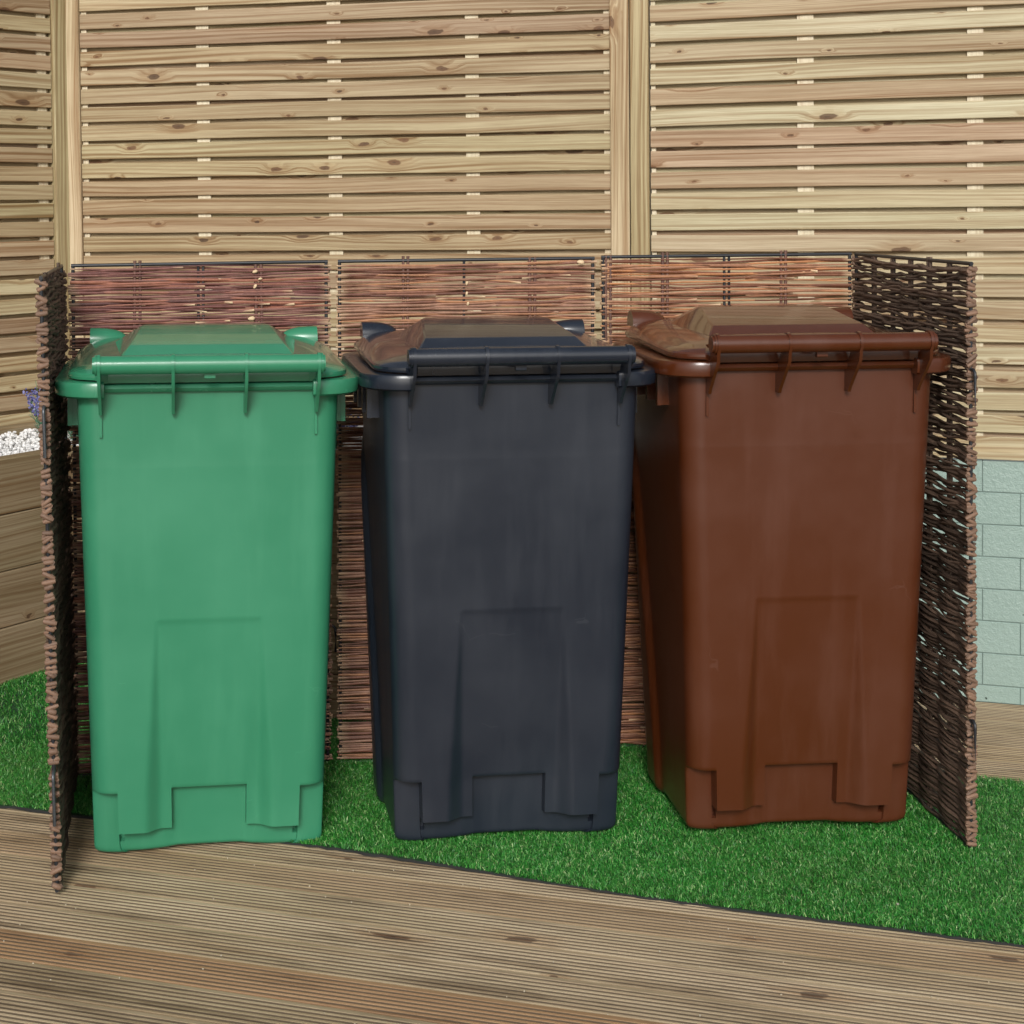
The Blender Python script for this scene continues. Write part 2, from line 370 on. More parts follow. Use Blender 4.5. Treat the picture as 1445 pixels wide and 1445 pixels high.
# ------------------------------------------------------------------ mint block wall
root = empty('block_wall', (*(J + d1 * along(J, d1, 1.0)), 0), 'mint green painted block wall under the right fence panel', 'wall')
n1_ = np.array([-math.sin(A1), math.cos(A1)]); mb = MB(); mj = MB()
x0w = along(J, d1, 1.0); x1w = along(J, d1, 3.0); BL, BH = .192, .0886
mj.box(V3(n1_ * .0122), V3(d1 * (x1w - x0w)), V3(n1_ * .15), (0, 0, .665))
zz = [0, .048] + [.048 + BH * q for q in range(1, 8)]
xr = along(J, d1, 1.655) - x0w
for i in range(8):
    za, zb = zz[i], min(zz[i + 1], .668)
    st = (xr if i % 2 else xr + .096) % BL - BL
    a = st
    while a < x1w - x0w:
        a0, a1 = max(a, 0), min(a + BL, x1w - x0w)
        if a1 - a0 > .01:
            g = .0015
            mb.box(V3(d1 * (a0 + g), za + g) + V3(n1_ * random.uniform(.0095, .0105)), V3(d1 * (a1 - a0 - 2 * g)), V3(n1_ * .05), (0, 0, zb - za - 2 * g), (random.random(), 0, 0), (0, 0), .0010)
        a += BL
mb.build('blocks', M_mint, root, 28); mj.build('mortar', M_mortar, root)

# ------------------------------------------------------------------ raised bed, gravel
bedZ = .728; BB = .1495
root = empty('raised_bed', (-.122, 4.075, 0), 'timber sleeper raised bed topped with white gravel behind the screen', 'raised bed')
bo = np.array([-.122, 4.075]); am = R(-13); dm = np.array([math.cos(am), math.sin(am)]); nm_ = np.array([-dm[1], dm[0]])
al = R(52); dl = np.array([math.cos(al), math.sin(al)]); nl = np.array([-dl[1], dl[0]])
cor = np.array([-.8175, 4.2356])
for i in range(5):
    z0 = bedZ - BB * (i + 1) + .001; 
    zlo = max(z0, .004); hh = z0 + BB - .002 - zlo
    m = MB(); m.box(V3(cor - bo, zlo), V3(dm * 1.82), V3(nm_ * .045), (0, 0, hh), (random.random(), 0, random.random()), (random.uniform(0, 50), random.uniform(0, 50)), .0022); m.build('sleeper', M_sleeper, root, 30)
    m = MB(); m.box(V3(cor - bo - dl * 1.5, zlo), V3(dl * 1.5), V3(nl * .045), (0, 0, hh), (random.random(), 0, random.random()), (random.uniform(0, 50), random.uniform(0, 50)), .0022); m.build('sleeper', M_sleeper, root, 30)
e0 = cor + dm * 1.82
for i in range(5):
    z0 = bedZ - BB * (i + 1) + .001; zlo = max(z0, .004)
    m = MB(); m.box(V3(e0 - bo, zlo), V3(nm_ * .29), V3(dm * -.045) * .98, (0, 0, z0 + BB - .004 - zlo), (.4, 0, .3), (random.uniform(0, 50), 3), .002); m.build('sleeper', M_sleeper, root, 30)
# back board against the left fence
nL = np.array([dL[1], -dL[0]])
fb = Cn + nL * .004
m = MB(); m.box(V3(fb - dL * 1.7 - bo, .62), V3(dL * 1.62), V3(nL * .05), (0, 0, .105), (.2, 0, .6), (9, 4), .003); m.build('back_board', M_sleeper, root, 30)
tri = [cor - dl * 1.46 + nl * .03, cor + nl * .03, cor + dm * 1.77 + nm_ * .03, cor + dm * 1.77 + nm_ * .30, np.array([-.90, 4.80]), Cn - dL * 1.6 + nL * .03]
m = MB(); m.add([V3(q - bo, bedZ - .055) for q in tri] + [V3(q - bo, .02) for q in tri], [tuple(range(6))] + [(i, 6 + i, 6 + (i + 1) % 6, (i + 1) % 6) for i in range(6)]); m.build('soil', M_soil, root)

# white gravel
def pebble(mb, c, r, tn):
    ph = rng.uniform(0, 6.28); sc = rng.uniform(.6, 1.2, 3) * r
    V = []
    for (zq, rr) in ((-.75, .6), (0, 1), (.75, .62)):
        for j in range(6):
            a = j * math.pi / 3 + ph; V.append(np.array([math.cos(a) * rr, math.sin(a) * rr, zq]) * sc * rng.uniform(.85, 1.15))
    Fx = [tuple(range(6))[::-1], tuple(range(12, 18))] + [(i * 6 + j, i * 6 + (j + 1) % 6, i * 6 + 6 + (j + 1) % 6, i * 6 + 6 + j) for i in (0, 1) for j in range(6)]
    mb.add(np.array(V) + c, Fx, (tn, 0, 0))
def inpoly(p, poly):
    c = False; j = len(poly) - 1
    for i in range(len(poly)):
        a, b = poly[i], poly[j]
        if (a[1] > p[1]) != (b[1] > p[1]) and p[0] < (b[0] - a[0]) * (p[1] - a[1]) / (b[1] - a[1]) + a[0]: c = not c
        j = i
    return c
gr = MB(); cnt = 0
pg = [cor - dl * 1.3 + nl * .052, cor + nl * .052, cor + dm * 1.75 + nm_ * .052, cor + dm * 1.75 + nm_ * .30, np.array([-.90, 4.80]), Cn - dL * 1.5 + nL * .062]
xs = [q[0] for q in pg]; ys = [q[1] for q in pg]
while cnt < 12000:
    x, y = random.uniform(min(xs), max(xs)), random.uniform(min(ys), max(ys))
    if y < 3.5 or not inpoly((x, y), pg): continue
    lay = random.choice((0, 1)); pebble(gr, np.array([x, y, bedZ - .028 + lay * .012 + random.uniform(-.003, .006)]), random.uniform(.004, .0085), random.random()); cnt += 1
tag(gr.build('gravel', M_white), 'white gravel chips filling the top of the raised bed', 'gravel', kind='stuff')

# lavender
def lavender(label, x, y, n, hgt, spread, flower=True, bias=(0, 0)):
    root = empty('lavender_plant', (x, y, bedZ - .02), label, 'plant', 'lavender plants in the raised bed')
    st = MB(); lf = MB(); fl = MB()
    for i in range(n):
        a = random.uniform(0, 6.28); L = hgt * random.uniform(.55, 1.05); sp = random.uniform(.2, 1) * spread
        tip = np.array([math.cos(a) * sp + bias[0], math.sin(a) * sp + bias[1], L]); P = [np.array([math.cos(a), math.sin(a), 0]) * .012 + (tip - 0) * np.array([t ** 1.4, t ** 1.4, t]) for t in np.linspace(0, 1, 6)]
        st.tube(P, np.linspace(.0014, .0008, 6), 5, (random.random() * .5, 0, 0))
        for q in range(13):
            t = random.uniform(.08, .86); b = np.array([np.interp(t, np.linspace(0, 1, 6), [p[k2] for p in P]) for k2 in range(3)])
            aa = random.uniform(0, 6.28); ll = random.uniform(.016, .032); dirv = np.array([math.cos(aa), math.sin(aa), random.uniform(.2, 1.2)]); dirv /= np.linalg.norm(dirv)
            sd = np.cross(dirv, [0, 0, 1]); sd /= np.linalg.norm(sd) + 1e-9; w = random.uniform(.0016, .003)
            lf.add([b, b + dirv * ll * .5 + sd * w, b + dirv * ll - np.array([0, 0, .003]), b + dirv * ll * .5 - sd * w], [(0, 1, 2, 3)], (random.random(), 0, 0))
        if flower and random.random() < .75:
            for q in range(22):
                t = random.uniform(.78, 1.05); b = P[-2] + (P[-1] - P[-2]) * (t - .8) / .2 + rng.normal(0, .0042, 3)
                r = random.uniform(.0022, .0042)
                oc = np.array([(1, 0, 0), (-1, 0, 0), (0, 1, 0), (0, -1, 0), (0, 0, 1.2), (0, 0, -1.2)]) * r
                fl.add(b + oc, [(0, 2, 4), (2, 1, 4), (1, 3, 4), (3, 0, 4), (2, 0, 5), (1, 2, 5), (3, 1, 5), (0, 3, 5)], (random.random(), 0, 0))
    st.build('stems', M_leaf, root); lf.build('leaves', M_leaf, root)
    if fl.v: fl.build('flowers', M_flow, root)
lavender('purple lavender plant on white gravel left of the dark end screen', -.940, 4.40, 46, .175, .052)
lavender('green lavender showing between the green bin and the second screen panel', -.112, 4.20, 46, .125, .06, True)
lavender('lavender glimpsed behind the left edge of the green bin', -.845, 4.36, 40, .15, .05, True)

# ------------------------------------------------------------------ artificial grass
GF = np.array([[-2.6, 4.14], [-.878, 3.518], [-.120, 3.271], [.540, 3.008], [1.186, 2.797], [3.2, 2.14]])
def front_y(x): return np.interp(x, GF[:, 0], GF[:, 1])
def back_y(x):
    return np.where(x < .96, 4.075 - (x + .122) * .2309 - .004, 3.608 - (x - 1.408) * .277)
def lbed_x(y): return cor[0] + (y - cor[1]) / math.tan(al)
def gh(x, y):
    dist = (x - lbed_x(y)) * math.sin(al)
    return .125 * (1 - sm(.0, .20, dist)) * sm(3.65, 4.05, y) + .0022 * np.sin(x * 9 + y * 4) + .0018 * np.sin(x * 4 - y * 13) + .004
def inside(x, y, m=0.0):
    return (y > front_y(x) + m) & (y < back_y(x) - m) & (x > lbed_x(y) + .003) & (x < 3.0)
sh = MB(); NX, NY = 240, 40; Vv = []
for i in range(NX + 1):
    x = -1.7 + 4.7 * i / NX; fy, by = float(front_y(x)), float(back_y(x))
    for j in range(NY + 1):
        y = fy + (by - fy) * j / NY; xx = max(x, float(lbed_x(y)) + .002)
        Vv.append((xx, y + (random.uniform(-.004, .003) if j == 0 else 0), float(gh(xx, y)) * (1 if j else .5) + .002 + .002 * (random.random() if j == 0 else 0)))
n = NY + 1
Fx = [(i * n + j, (i + 1) * n + j, (i + 1) * n + j + 1, i * n + j + 1) for i in range(NX) for j in range(NY)]
sh.add(Vv, Fx)
Vs = []
for i in range(NX + 1):
    x, y, z = Vv[i * n]; Vs += [(x, y, z), (x, y - .001 - random.uniform(0, .0015), .001)]
sh.add(Vs, [(2 * i, 2 * i + 1, 2 * i + 3, 2 * i + 2) for i in range(NX)], mi=1)
tag(sh.build('grass_carpet', [M_turf, M_back], None, 60), 'artificial turf strip laid across the deck', kind='structure')
# blades
NB = 380000; 
bx = rng.uniform(-1.25, 2.05, NB * 3); by = rng.uniform(2.4, 4.3, NB * 3); ok = inside(bx, by, -.002)
# thin out what is far off-frame to the right
bx, by = bx[ok][:NB], by[ok][:NB]; NB = len(bx); print('blades', NB)
bz = gh(bx, by) + .002
ht = rng.uniform(.007, .0155, NB); az = rng.uniform(0, 2 * np.pi, NB); clump = np.sin(bx * 37) * np.cos(by * 41) * 1.2; leanv = rng.uniform(.3, 1.6, NB)
la = rng.uniform(0, 6.28, NB) * .8 + clump; wd = rng.uniform(.0005, .0010, NB)
dx, dy = np.cos(la) * leanv, np.sin(la) * leanv; sx, sy = -np.sin(az), np.cos(az)
P0 = np.stack([bx, by, bz], 1); P1 = P0 + np.stack([dx * ht * .35, dy * ht * .35, ht * .6], 1); P2 = P0 + np.stack([dx * ht, dy * ht, ht * (1.05 - .4 * leanv)], 1)
S = np.stack([sx * wd, sy * wd, 0 * wd], 1)
V = np.stack([P0 - S, P0 + S, P1 - S * .8, P1 + S * .8, P2], 1).reshape(-1, 3)
me = bpy.data.meshes.new('grass'); me.vertices.add(len(V)); me.vertices.foreach_set('co', V.ravel())
idx = np.arange(NB)[:, None] * 5; L = np.concatenate([idx + np.array([0, 1, 3, 2]), idx + np.array([2, 3, 4])], 1)
me.loops.add(NB * 7); me.loops.foreach_set('vertex_index', L.astype(np.int32).ravel())
me.polygons.add(NB * 2); ls = np.stack([np.arange(NB) * 7, np.arange(NB) * 7 + 4], 1).ravel()
me.polygons.foreach_set('loop_start', ls.astype(np.int32)); me.update(calc_edges=True)
a = me.color_attributes.new('tone', 'FLOAT_COLOR', 'POINT'); tn = rng.random(NB) ** 1.0
c4 = np.repeat(np.stack([tn, tn * 0, tn * 0, tn * 0 + 1], 1), 5, axis=0); a.data.foreach_set('color', c4.ravel())
me.materials.append(M_blade); me.validate()
tag(link('grass', me), 'short bright green artificial grass', 'grass', kind='stuff')

# ------------------------------------------------------------------ willow screen panels
def willow(label, A, B, Z, topoff, mat_, pitch, rad, rodv, stakes, steels, seed, zwob, amp, over=.006, tipamt=.5, ht=(0, 1.205), hooks=(), chips=(), twist=False, dens=None, seg=22):
    """A, B ground corners (left/right), Z height, topoff: shift of the top edge"""
    rg = np.random.default_rng(seed); rd = random.Random(seed)
    A = np.array(A, float); B = np.array(B, float); Wd = np.linalg.norm(B - A); d = (B - A) / Wd; n = np.array([-d[1], d[0]])
    root = empty('willow_screen_panel', (A[0], A[1], 0.0), label, 'screen panel', 'willow panels of the bin screen')
    D3, N3, Z3 = V3(d), V3(n), np.array([0, 0, 1.0])
    def P(s, z, o=0.0): return D3 * s + N3 * o + Z3 * z + V3(np.array(topoff)) * (z / Z)
    # steel frame
    fr = MB(); r = .0042; rise = .012
    fr.tube([P(0, .012), P(0, Z * .5), P(0, Z)], r, 8); fr.tube([P(Wd, .012), P(Wd, Z * .5), P(Wd, Z)], r, 8)
    fr.tube([P(-r, Z), P(Wd + r, Z)], r, 8); fr.tube([P(-r, rise), P(Wd + r, rise)], r, 8)
    for s in steels:
        fr.tube([P(Wd * s - .006, .012), P(Wd * s - .006, Z - .002)], r * .8, 6)
        if rd.random() < .6: fr.tube([P(Wd * s + .006, .012), P(Wd * s + .006, Z - .002)], r * .8, 6)
    fr.build('steel_frame', M_steel, root, 60)
    # stakes
    for s in stakes:
        sk = MB(); top = Z + rd.uniform(-.004, .012)
        for q in (-.006, .006):
            t = np.linspace(0, 1, 9); pts = [P(Wd * s + q + rd.uniform(-.0012, .0012), .02 + (top - .02) * u_) for u_ in t]
            sk.tube(pts, rd.uniform(.0036, .0048), 7, (rd.random(), 0, rd.random()))
        sk.build('stake', M_wd if twist else M_st, root, 60)
    # woven rods
    wv = MB(); z = .022; k_ = 0; ups = sorted([0, 1] + list(stakes) + list(steels)); ups = np.array(ups) * Wd
    while z < Z - .008:
        lo = -over * rd.uniform(.2, 1.6); hi = Wd + over * rd.uniform(.2, 1.6)
        s = np.linspace(lo, hi, seg); sgn = 1 if k_ % 2 else -1
        ph = np.interp(s, ups, np.arange(len(ups))); o = sgn * amp * np.cos(np.pi * ph) 
        zc = z + zwob * (np.sin(s * rd.uniform(6, 14) + rd.uniform(0, 6)) * .6 + np.interp(s, np.linspace(lo, hi, 7), rg.normal(0, .55, 7)))
        rr = rad * rd.uniform(1 - rodv, 1 + rodv); tap = np.linspace(1.15, .75, seg) if rd.random() < .5 else np.linspace(.75, 1.15, seg)
        rads = rr * tap * (1 + rg.normal(0, .05, seg))
        tn = rd.random(); tones = np.tile([tn, 0.0, rd.random()], (seg, 1)); 
        if tipamt: tones[0, 1] = tones[-1, 1] = tipamt * rd.random()
        zc = np.clip(zc, .016, Z - .006)
        pts = P(0, 0)[None] + D3[None] * s[:, None] + N3[None] * o[:, None] + Z3[None] * zc[:, None] + V3(np.array(topoff))[None] * (zc / Z)[:, None]
        if not twist and rd.random() < .42:      # two shorter rods overlapping, cut ends showing
            q = rd.randint(4, seg - 5); ov = 2; t1 = tones.copy(); t2 = tones.copy(); t2[:, 0] = rd.random()
            t1[min(seg - 1, q + ov), 1] = rd.choice((.2, .5, 1)); t2[max(0, q - ov), 1] = rd.choice((0, .3, 1))
            p1 = pts[:q + ov + 1].copy(); p2 = pts[q - ov:].copy(); dz = rad * .9 * rd.choice((-1, 1))
            p2 = p2 + Z3 * dz; p1[-1] -= N3 * rad * 1.6; p1[-1] += Z3 * rd.uniform(-.004, .004)
            wv.tube(p1, rads[:q + ov + 1], 6, t1[:q + ov + 1]); wv.tube(p2, rads[q - ov:] * rd.uniform(.7, 1.1), 6, t2[q - ov:])
        else: wv.tube(pts, rads, 6, tones)
        if twist:
            o2 = -o * .9; zc2 = zc + rad * 1.1 * np.sin(s * 40 + rd.uniform(0, 6))
            pts = D3[None] * s[:, None] + N3[None] * o2[:, None] + Z3[None] * np.clip(zc2, .016, Z - .005)[:, None] + V3(np.array(topoff))[None] * (zc / Z)[:, None]
            wv.tube(pts, rads * .9, 6, tones)
        # knobbly cut ends wrapped round the frame rod
        if twist:
            for (e, sg) in ((lo, -1), (hi, 1)):
                c = D3 * (e - sg * .002) + Z3 * (zc[0 if sg < 0 else -1]) + V3(np.array(topoff)) * (z / Z)
                rr2 = rad * rd.uniform(.95, 1.35); dr = N3 * rd.uniform(.6, 1) * rd.choice((-1, 1)) + Z3 * rd.uniform(-.6, .6)
                dr = dr / np.linalg.norm(dr); L = rd.uniform(.008, .014)
                wv.tube([c - dr * L, c - dr * L * .6, c + dr * L * .6, c + dr * L], [rr2 * .75, rr2, rr2, rr2 * .7], 7, np.array([[rd.random(), .35 + .5 * rd.random(), 0]] * 4))
        z += pitch * rd.uniform(.7, 1.3) * (dens(z) if dens else 1); k_ += 1
    for (s, zq, L, aa) in chips:                 # pale cut branch stubs and shavings caught in the weave
        c = P(s * Wd, zq, -.009); dr = D3 * math.cos(aa) + Z3 * math.sin(aa)
        wv.tube([c - dr * L * .5, c - dr * L * .25, c + dr * L * .25, c + dr * L * .5], [L * .12, L * .3, L * .34, L * .1], 7, (1, 1, .5))
    wv.build('woven_rods', mat_, root, 50)
    for (s, zt, dz, sg) in hooks:
        hk = MB(); s0 = 0 if sg < 0 else Wd
        path = [P(s0, zt + .004), P(s0 + sg * .012, zt + .006), P(s0 + sg * .019, zt), P(s0 + sg * .020, zt - .008), P(s0 + sg * .020, zt - dz)]
        hk.tube(path, .0034, 8); hk.build('hook', M_zinc if dz > .09 else M_steel, root, 60)
    return root

Z = 1.247
willow('purple brown willow screen panel behind the green bin', (-.730, 3.680), (-.126, 3.752), Z, (.011, .0), M_w1, .0038, .0030, .3, (.25, .73), (.5,), 1, .0026, .0042, .008, .6, hooks=((1, .345, .06, 1),), chips=((.715, 1.226, .013, .3), (.735, 1.208, .010, .2), (.715, 1.190, .012, 1.0), (.70, 1.112, .017, .1), (.24, 1.075, .014, .6)))
willow('red brown willow screen panel behind the grey bin', (-.095, 3.753), (.526, 3.770), Z, (.013, 0), M_w2, .0041, .0029, .3, (.26, .76), (.5,), 2, .0026, .0042, .006, .7, chips=((.95, 1.238, .018, -.1), (.5, 1.19, .010, 1.3), (.5, 1.165, .010, 1.3), (.505, 1.14, .010, 1.3)))
willow('orange brown open weave willow panel behind the brown bin', (.574, 3.838), (1.194, 3.850), Z, (.0, 0), M_w3, .0050, .0030, .3, (.02, .25, .73), (.5,), 3, .0034, .0042, .006, .8, dens=lambda z: 1.0 if z > .9 else .8)
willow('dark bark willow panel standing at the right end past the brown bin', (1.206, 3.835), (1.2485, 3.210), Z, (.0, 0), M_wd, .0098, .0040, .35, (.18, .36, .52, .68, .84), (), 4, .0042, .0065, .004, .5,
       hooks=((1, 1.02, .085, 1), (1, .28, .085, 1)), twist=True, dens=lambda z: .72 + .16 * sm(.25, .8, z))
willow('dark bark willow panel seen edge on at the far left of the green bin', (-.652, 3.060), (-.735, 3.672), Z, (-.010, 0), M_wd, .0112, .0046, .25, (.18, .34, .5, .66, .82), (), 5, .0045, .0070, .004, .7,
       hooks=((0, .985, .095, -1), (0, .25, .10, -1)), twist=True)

# ------------------------------------------------------------------ wheelie bins
def ring(hx, y0, y1, r, T, nc=9, ns=26, nb=8):
    """rounded rectangle, anticlockwise from front left; returns (x, y, nx, ny, t-or-nan)"""
    out = []
    for t in T: out.append((t * (hx - r), y0, 0, -1, t))
    for i in range(1, nc): a = -math.pi / 2 + math.pi / 2 * i / nc; out.append((hx - r + r * math.cos(a), y0 + r + r * math.sin(a), math.cos(a), math.sin(a), 9))
    for i in range(ns + 1): out.append((hx, y0 + r + (y1 - y0 - 2 * r) * i / ns, 1, 0, 8))
    for i in range(1, nc): a = math.pi / 2 * i / nc; out.append((hx - r + r * math.cos(a), y1 - r + r * math.sin(a), math.cos(a), math.sin(a), 7))
    for i in range(nb + 1): out.append(((hx - r) * (1 - 2 * i / nb), y1, 0, 1, 7))
    for i in range(1, nc): a = math.pi / 2 + math.pi / 2 * i / nc; out.append((-hx + r + r * math.cos(a), y1 - r + r * math.sin(a), math.cos(a), math.sin(a), 7))
    for i in range(ns + 1): out.append((-hx, y1 - r - (y1 - y0 - 2 * r) * i / ns, -1, 0, 8))
    for i in range(1, nc): a = math.pi + math.pi / 2 * i / nc; out.append((-hx + r + r * math.cos(a), y0 + r + r * math.sin(a), math.cos(a), math.sin(a), 9))
    return out
def loft(mb, rings, cap0=True, cap1=True):
    n = len(rings[0]); V = [q for r in rings for q in r]
    F_ = [(i * n + j, i * n + (j + 1) % n, (i + 1) * n + (j + 1) % n, (i + 1) * n + j) for i in range(len(rings) - 1) for j in range(n)]
    if cap0: F_.append(tuple(range(n))[::-1])
    if cap1: F_.append(tuple((len(rings) - 1) * n + j for j in range(n)))
    mb.add(V, F_)

XN = .198
crit = [.0770, .0785, .1880, .1896, .1790, .1800, .1865]
T = sorted(set([round(q, 5) for q in np.linspace(-1, 1, 97)] + [s * c / XN for c in crit for s in (-1, 1)] ))
def body_mesh():
    zs = [.0, .002, .005, .009, .014, .020, .026, .029, .034, .040, .046, .052, .0555, .0572, .0588, .064] + list(np.linspace(.075, .140, 6)) + [.1425, .1445, .1465, .149, .155] + list(np.linspace(.17, .50, 24)) + [.511, .5135, .52] + list(np.linspace(.54, .835, 12)) + [.840, .842] + list(np.linspace(.86, 1.003, 8))
    rings = []
    for z in zs:
        rd_ = .02; o = rd_ * (1 - math.sqrt(max(0, 1 - ((rd_ - z) / rd_) ** 2))) if z < rd_ else 0
        hx = .2425 + .030 * z / .98 - o + (.0001 if z < .841 else 0); y0 = -.131 - .060 * z + .010 * z * z + o - (.0001 if z < .841 else 0); y1 = .245 + .080 * z - o; r = .045
        row = []
        for (x, y, nx, ny, t) in ring(hx, y0, y1, r, T):
            dz = 0.0
            if abs(t) <= 1 or t == 9:
                xn = abs(t) * XN if abs(t) <= 1 else .21; ax = abs(x); dpt = 0.0
                if z < .5135:
                    tt = min((.5135 - z) / .37, 1.02); m = 1 - float(sm(.108 - .010 * tt, .1115 + .026 * tt, ax)); dpt = m * (.0008 + .021 * tt)
                if z < .1475:
                    top_ = float(sm(.1475, .1395, z)); below = (.047 - .005 * float(sm(.07, .10, xn))) * (1 - .12 * float(sm(.02, .0, z)))
                    if .0778 < xn < .189:
                        if z < .0585:
                            dpt = below
                            if .1795 < xn < .187 and .027 < z < .057: dpt = .056
                    else:
                        dpt = dpt + (below - dpt) * top_ - (.006 * top_ if xn >= .189 else 0)
                y += dpt * max(0, -ny)
                if z < .035: dz = .006 * (1 - float(sm(.05, .15, ax))) * (1 - z / .035)
            if t in (8, 7) and z < .90:
                sp = .115 + .17 * (max(z, 0) / .85) ** 1.5
                m = float(sm(sp, sp + .018, y)) * float(sm(.90, .80, z)); x += nx * .011 * m; y += ny * .008 * m
                if z < .03 and y < sp: dz = 0
            row.append((x, y, z + dz))
        rings.append(row)
    mb = MB(); loft(mb, rings); return mb
def rim_mesh():
    mb = MB(); Tr = sorted(set(list(np.linspace(-1, 1, 41)) + [s * c for c in (.954, .960) for s in (-1, 1)]))
    rr = []
    for (g, z) in ((-.044, .987), (-.006, .985), (0, .989), (.003, 1.011), (0, 1.0175), (-.008, 1.0195), (-.03, 1.0195), (-.07, 1.0195)):
        hx = .318 + g; r = .095 + g; row = []
        for (x, y, nx, ny, t) in ring(hx, -.212 - g, .342 + g, r, Tr, 10, 14):
            zz_ = z
            if abs(x) < .2185 * 1.0 and ny < -.9 and abs(t) <= 1 and abs(t) < .957:
                y += .016; zz_ = z + (.011 if z < .995 else -.006)
            row.append((x, y, zz_))
        rr.append(row)
    loft(mb, rr, True, True)
    for s in (-1, 1):                                  # lifting ribs hanging under the side rims
        for yy in (-.060, .030, .120, .210):
            hw = .264
            mb.box((s * hw, yy, .912), (s * .024, 0, 0), (0, .005, 0), (0, 0, .072)); mb.box((s * (hw + .023), yy - .004, .912), (s * .010, 0, 0), (0, .016, 0), (0, 0, .078))
            mb.box((s * (hw - .004), yy - .003, .912), (s * .006, 0, 0), (0, .012, 0), (0, 0, .078))
    return mb
HY, HZ, HR = -.2500, 1.0580, .0190
def bracket_mesh(outer):
    pr = [(-.172, .951), (-.199, .951), (-.207, .963), (-.240, .998), (-.262, 1.022)]
    for i in range(11):
        a = R(-132 + i * -23); pr.append((HY + (HR + .0032) * math.cos(a), HZ + (HR + .0032) * math.sin(a)))
    pr += [(HY + .030, HZ - .014), (-.205, 1.022), (-.172, 1.008)]
    mb = MB(); n = len(pr); w = .0032
    V = [(s * w, y, z) for s in (-1, 1) for (y, z) in pr]
    mb.add(V, [tuple(range(n)), tuple(range(n, 2 * n))[::-1]] + [(i, n + i, n + (i + 1) % n, (i + 1) % n) for i in range(n)])
    if outer: mb.box((-.0028, -.184, .903), (0, 0, .055), (.0056, 0, 0), (0, .016, 0)); 
    return mb
def handle_mesh():
    mb = MB(); 
    mb.tube([(-.2275, HY, HZ), (0, HY, HZ), (.2275, HY, HZ)], HR, 32)
    for s in (-1, 1):
        for (a, b, r) in ((.2262, .2300, HR + .0022), (.2300, .2345, HR - .0015)):
            mb.tube([(s * a, HY, HZ), (s * b, HY, HZ)], r, 28)
    mb.box((-.011, HY + .004, HZ - .030), (.022, 0, 0), (0, .016, 0), (0, 0, .014), ch=.002)
    n0 = mb.n
    for s in (-1, 1):
        th = np.arange(20) * math.pi / 10
        mb.add([(s * .2348, HY + .011 * math.cos(a), HZ + .011 * math.sin(a)) for a in th], [tuple(range(20))], mi=1)
    return mb
def lid_mesh():
    mb = MB(); Tl = list(np.linspace(-1, 1, 41)); rr = []
    def base_z(x, y): return .019 * float(sm(-.25, .36, y)) - .010 * (abs(x) / .29) ** 3
    prof = [(-.005, 1.0225), (0, 1.0232), (.0015, 1.028), (.0012, 1.033), (-.0015, 1.0365), (-.006, 1.0395), (-.0125, 1.0440), (-.020, 1.0478), (-.029, 1.0512), (-.039, 1.0537), (-.052, 1.0556), (-.07, 1.0570), (-.10, 1.0580), (-.14, 1.0586), (-.19, 1.059), (-.24, 1.059), (-.268, 1.059)]
    for (g, z) in prof:
        hx = .291 + g; r = max(.085 + g, .010); row = []
        for (x, y, nx, ny, t) in ring(hx, -.208 - g, .330 + g, r, Tl, 10, 14):
            mid = abs(x) < .222 and ny < -.5 and g > -.03
            if mid: y += .016 * float(sm(.222, .216, abs(x)))
            zz_ = z - (.008 if mid and z < 1.024 else 0) + base_z(x, y) * float(sm(-.0, -.035, g)) + .010 * float(sm(-.2, .33, y)) * (1 - float(sm(-.0, -.035, g)))
            row.append((x, y, zz_))
        rr.append(row)
    loft(mb, rr, False, True)
    # raised field with sloping facets
    bt = [(-.184, -.070, 1.0600), (.184, -.070, 1.0600), (.208, .175, 1.067), (.176, .285, 1.068), (-.176, .285, 1.068), (-.208, .175, 1.067)]
    tp = [(-.168, -.036, 1.0795), (.168, -.036, 1.0795), (.146, .140, 1.1075), (.136, .175, 1.1085), (-.136, .175, 1.1085), (-.146, .140, 1.1075)]
    bm = bmesh.new(); vb = [bm.verts.new(q) for q in bt]; vt = [bm.verts.new(q) for q in tp]
    for i in range(6): bm.faces.new((vb[i], vb[(i + 1) % 6], vt[(i + 1) % 6], vt[i]))
    bm.faces.new((vt[0], vt[1], vt[2], vt[5])); bm.faces.new((vt[5], vt[2], vt[3], vt[4]))
    ed = [e for e in bm.edges if len(e.link_faces) == 2]
    bmesh.ops.bevel(bm, geom=ed, offset=.0028, segments=1, profile=.5, affect='EDGES')
    bm.verts.index_update(); mb.add([tuple(v.co) for v in bm.verts], [tuple(v.index for v in f.verts) for f in bm.faces]); bm.free()
    # stiffening bead in front of the field
    mb.tube([(-.19, -.110, 1.0610), (0, -.110, 1.0625), (.19, -.110, 1.0610)], .0020, 10)
    return mb
def grip_mesh(s):
    mb = MB(); rows = []
    for i in range(13):
        t = i / 12; hgt = .030 * math.sqrt(max(0, 1 - t ** 3)) + .0005; w = .030 * math.sqrt(max(0, 1 - t ** 2.4)) + .001; x = s * (.268 - .088 * t)
        rows.append([(x, .306 - w * math.cos(a), 1.060 + hgt * math.sin(a)) for a in np.linspace(-.25, math.pi + .25, 13)])
    n = 13; mb.add([q for r in rows for q in r], [(i * n + j, i * n + j + 1, (i + 1) * n + j + 1, (i + 1) * n + j) for i in range(12) for j in range(n - 1)] + [tuple(range(n))])
    return mb

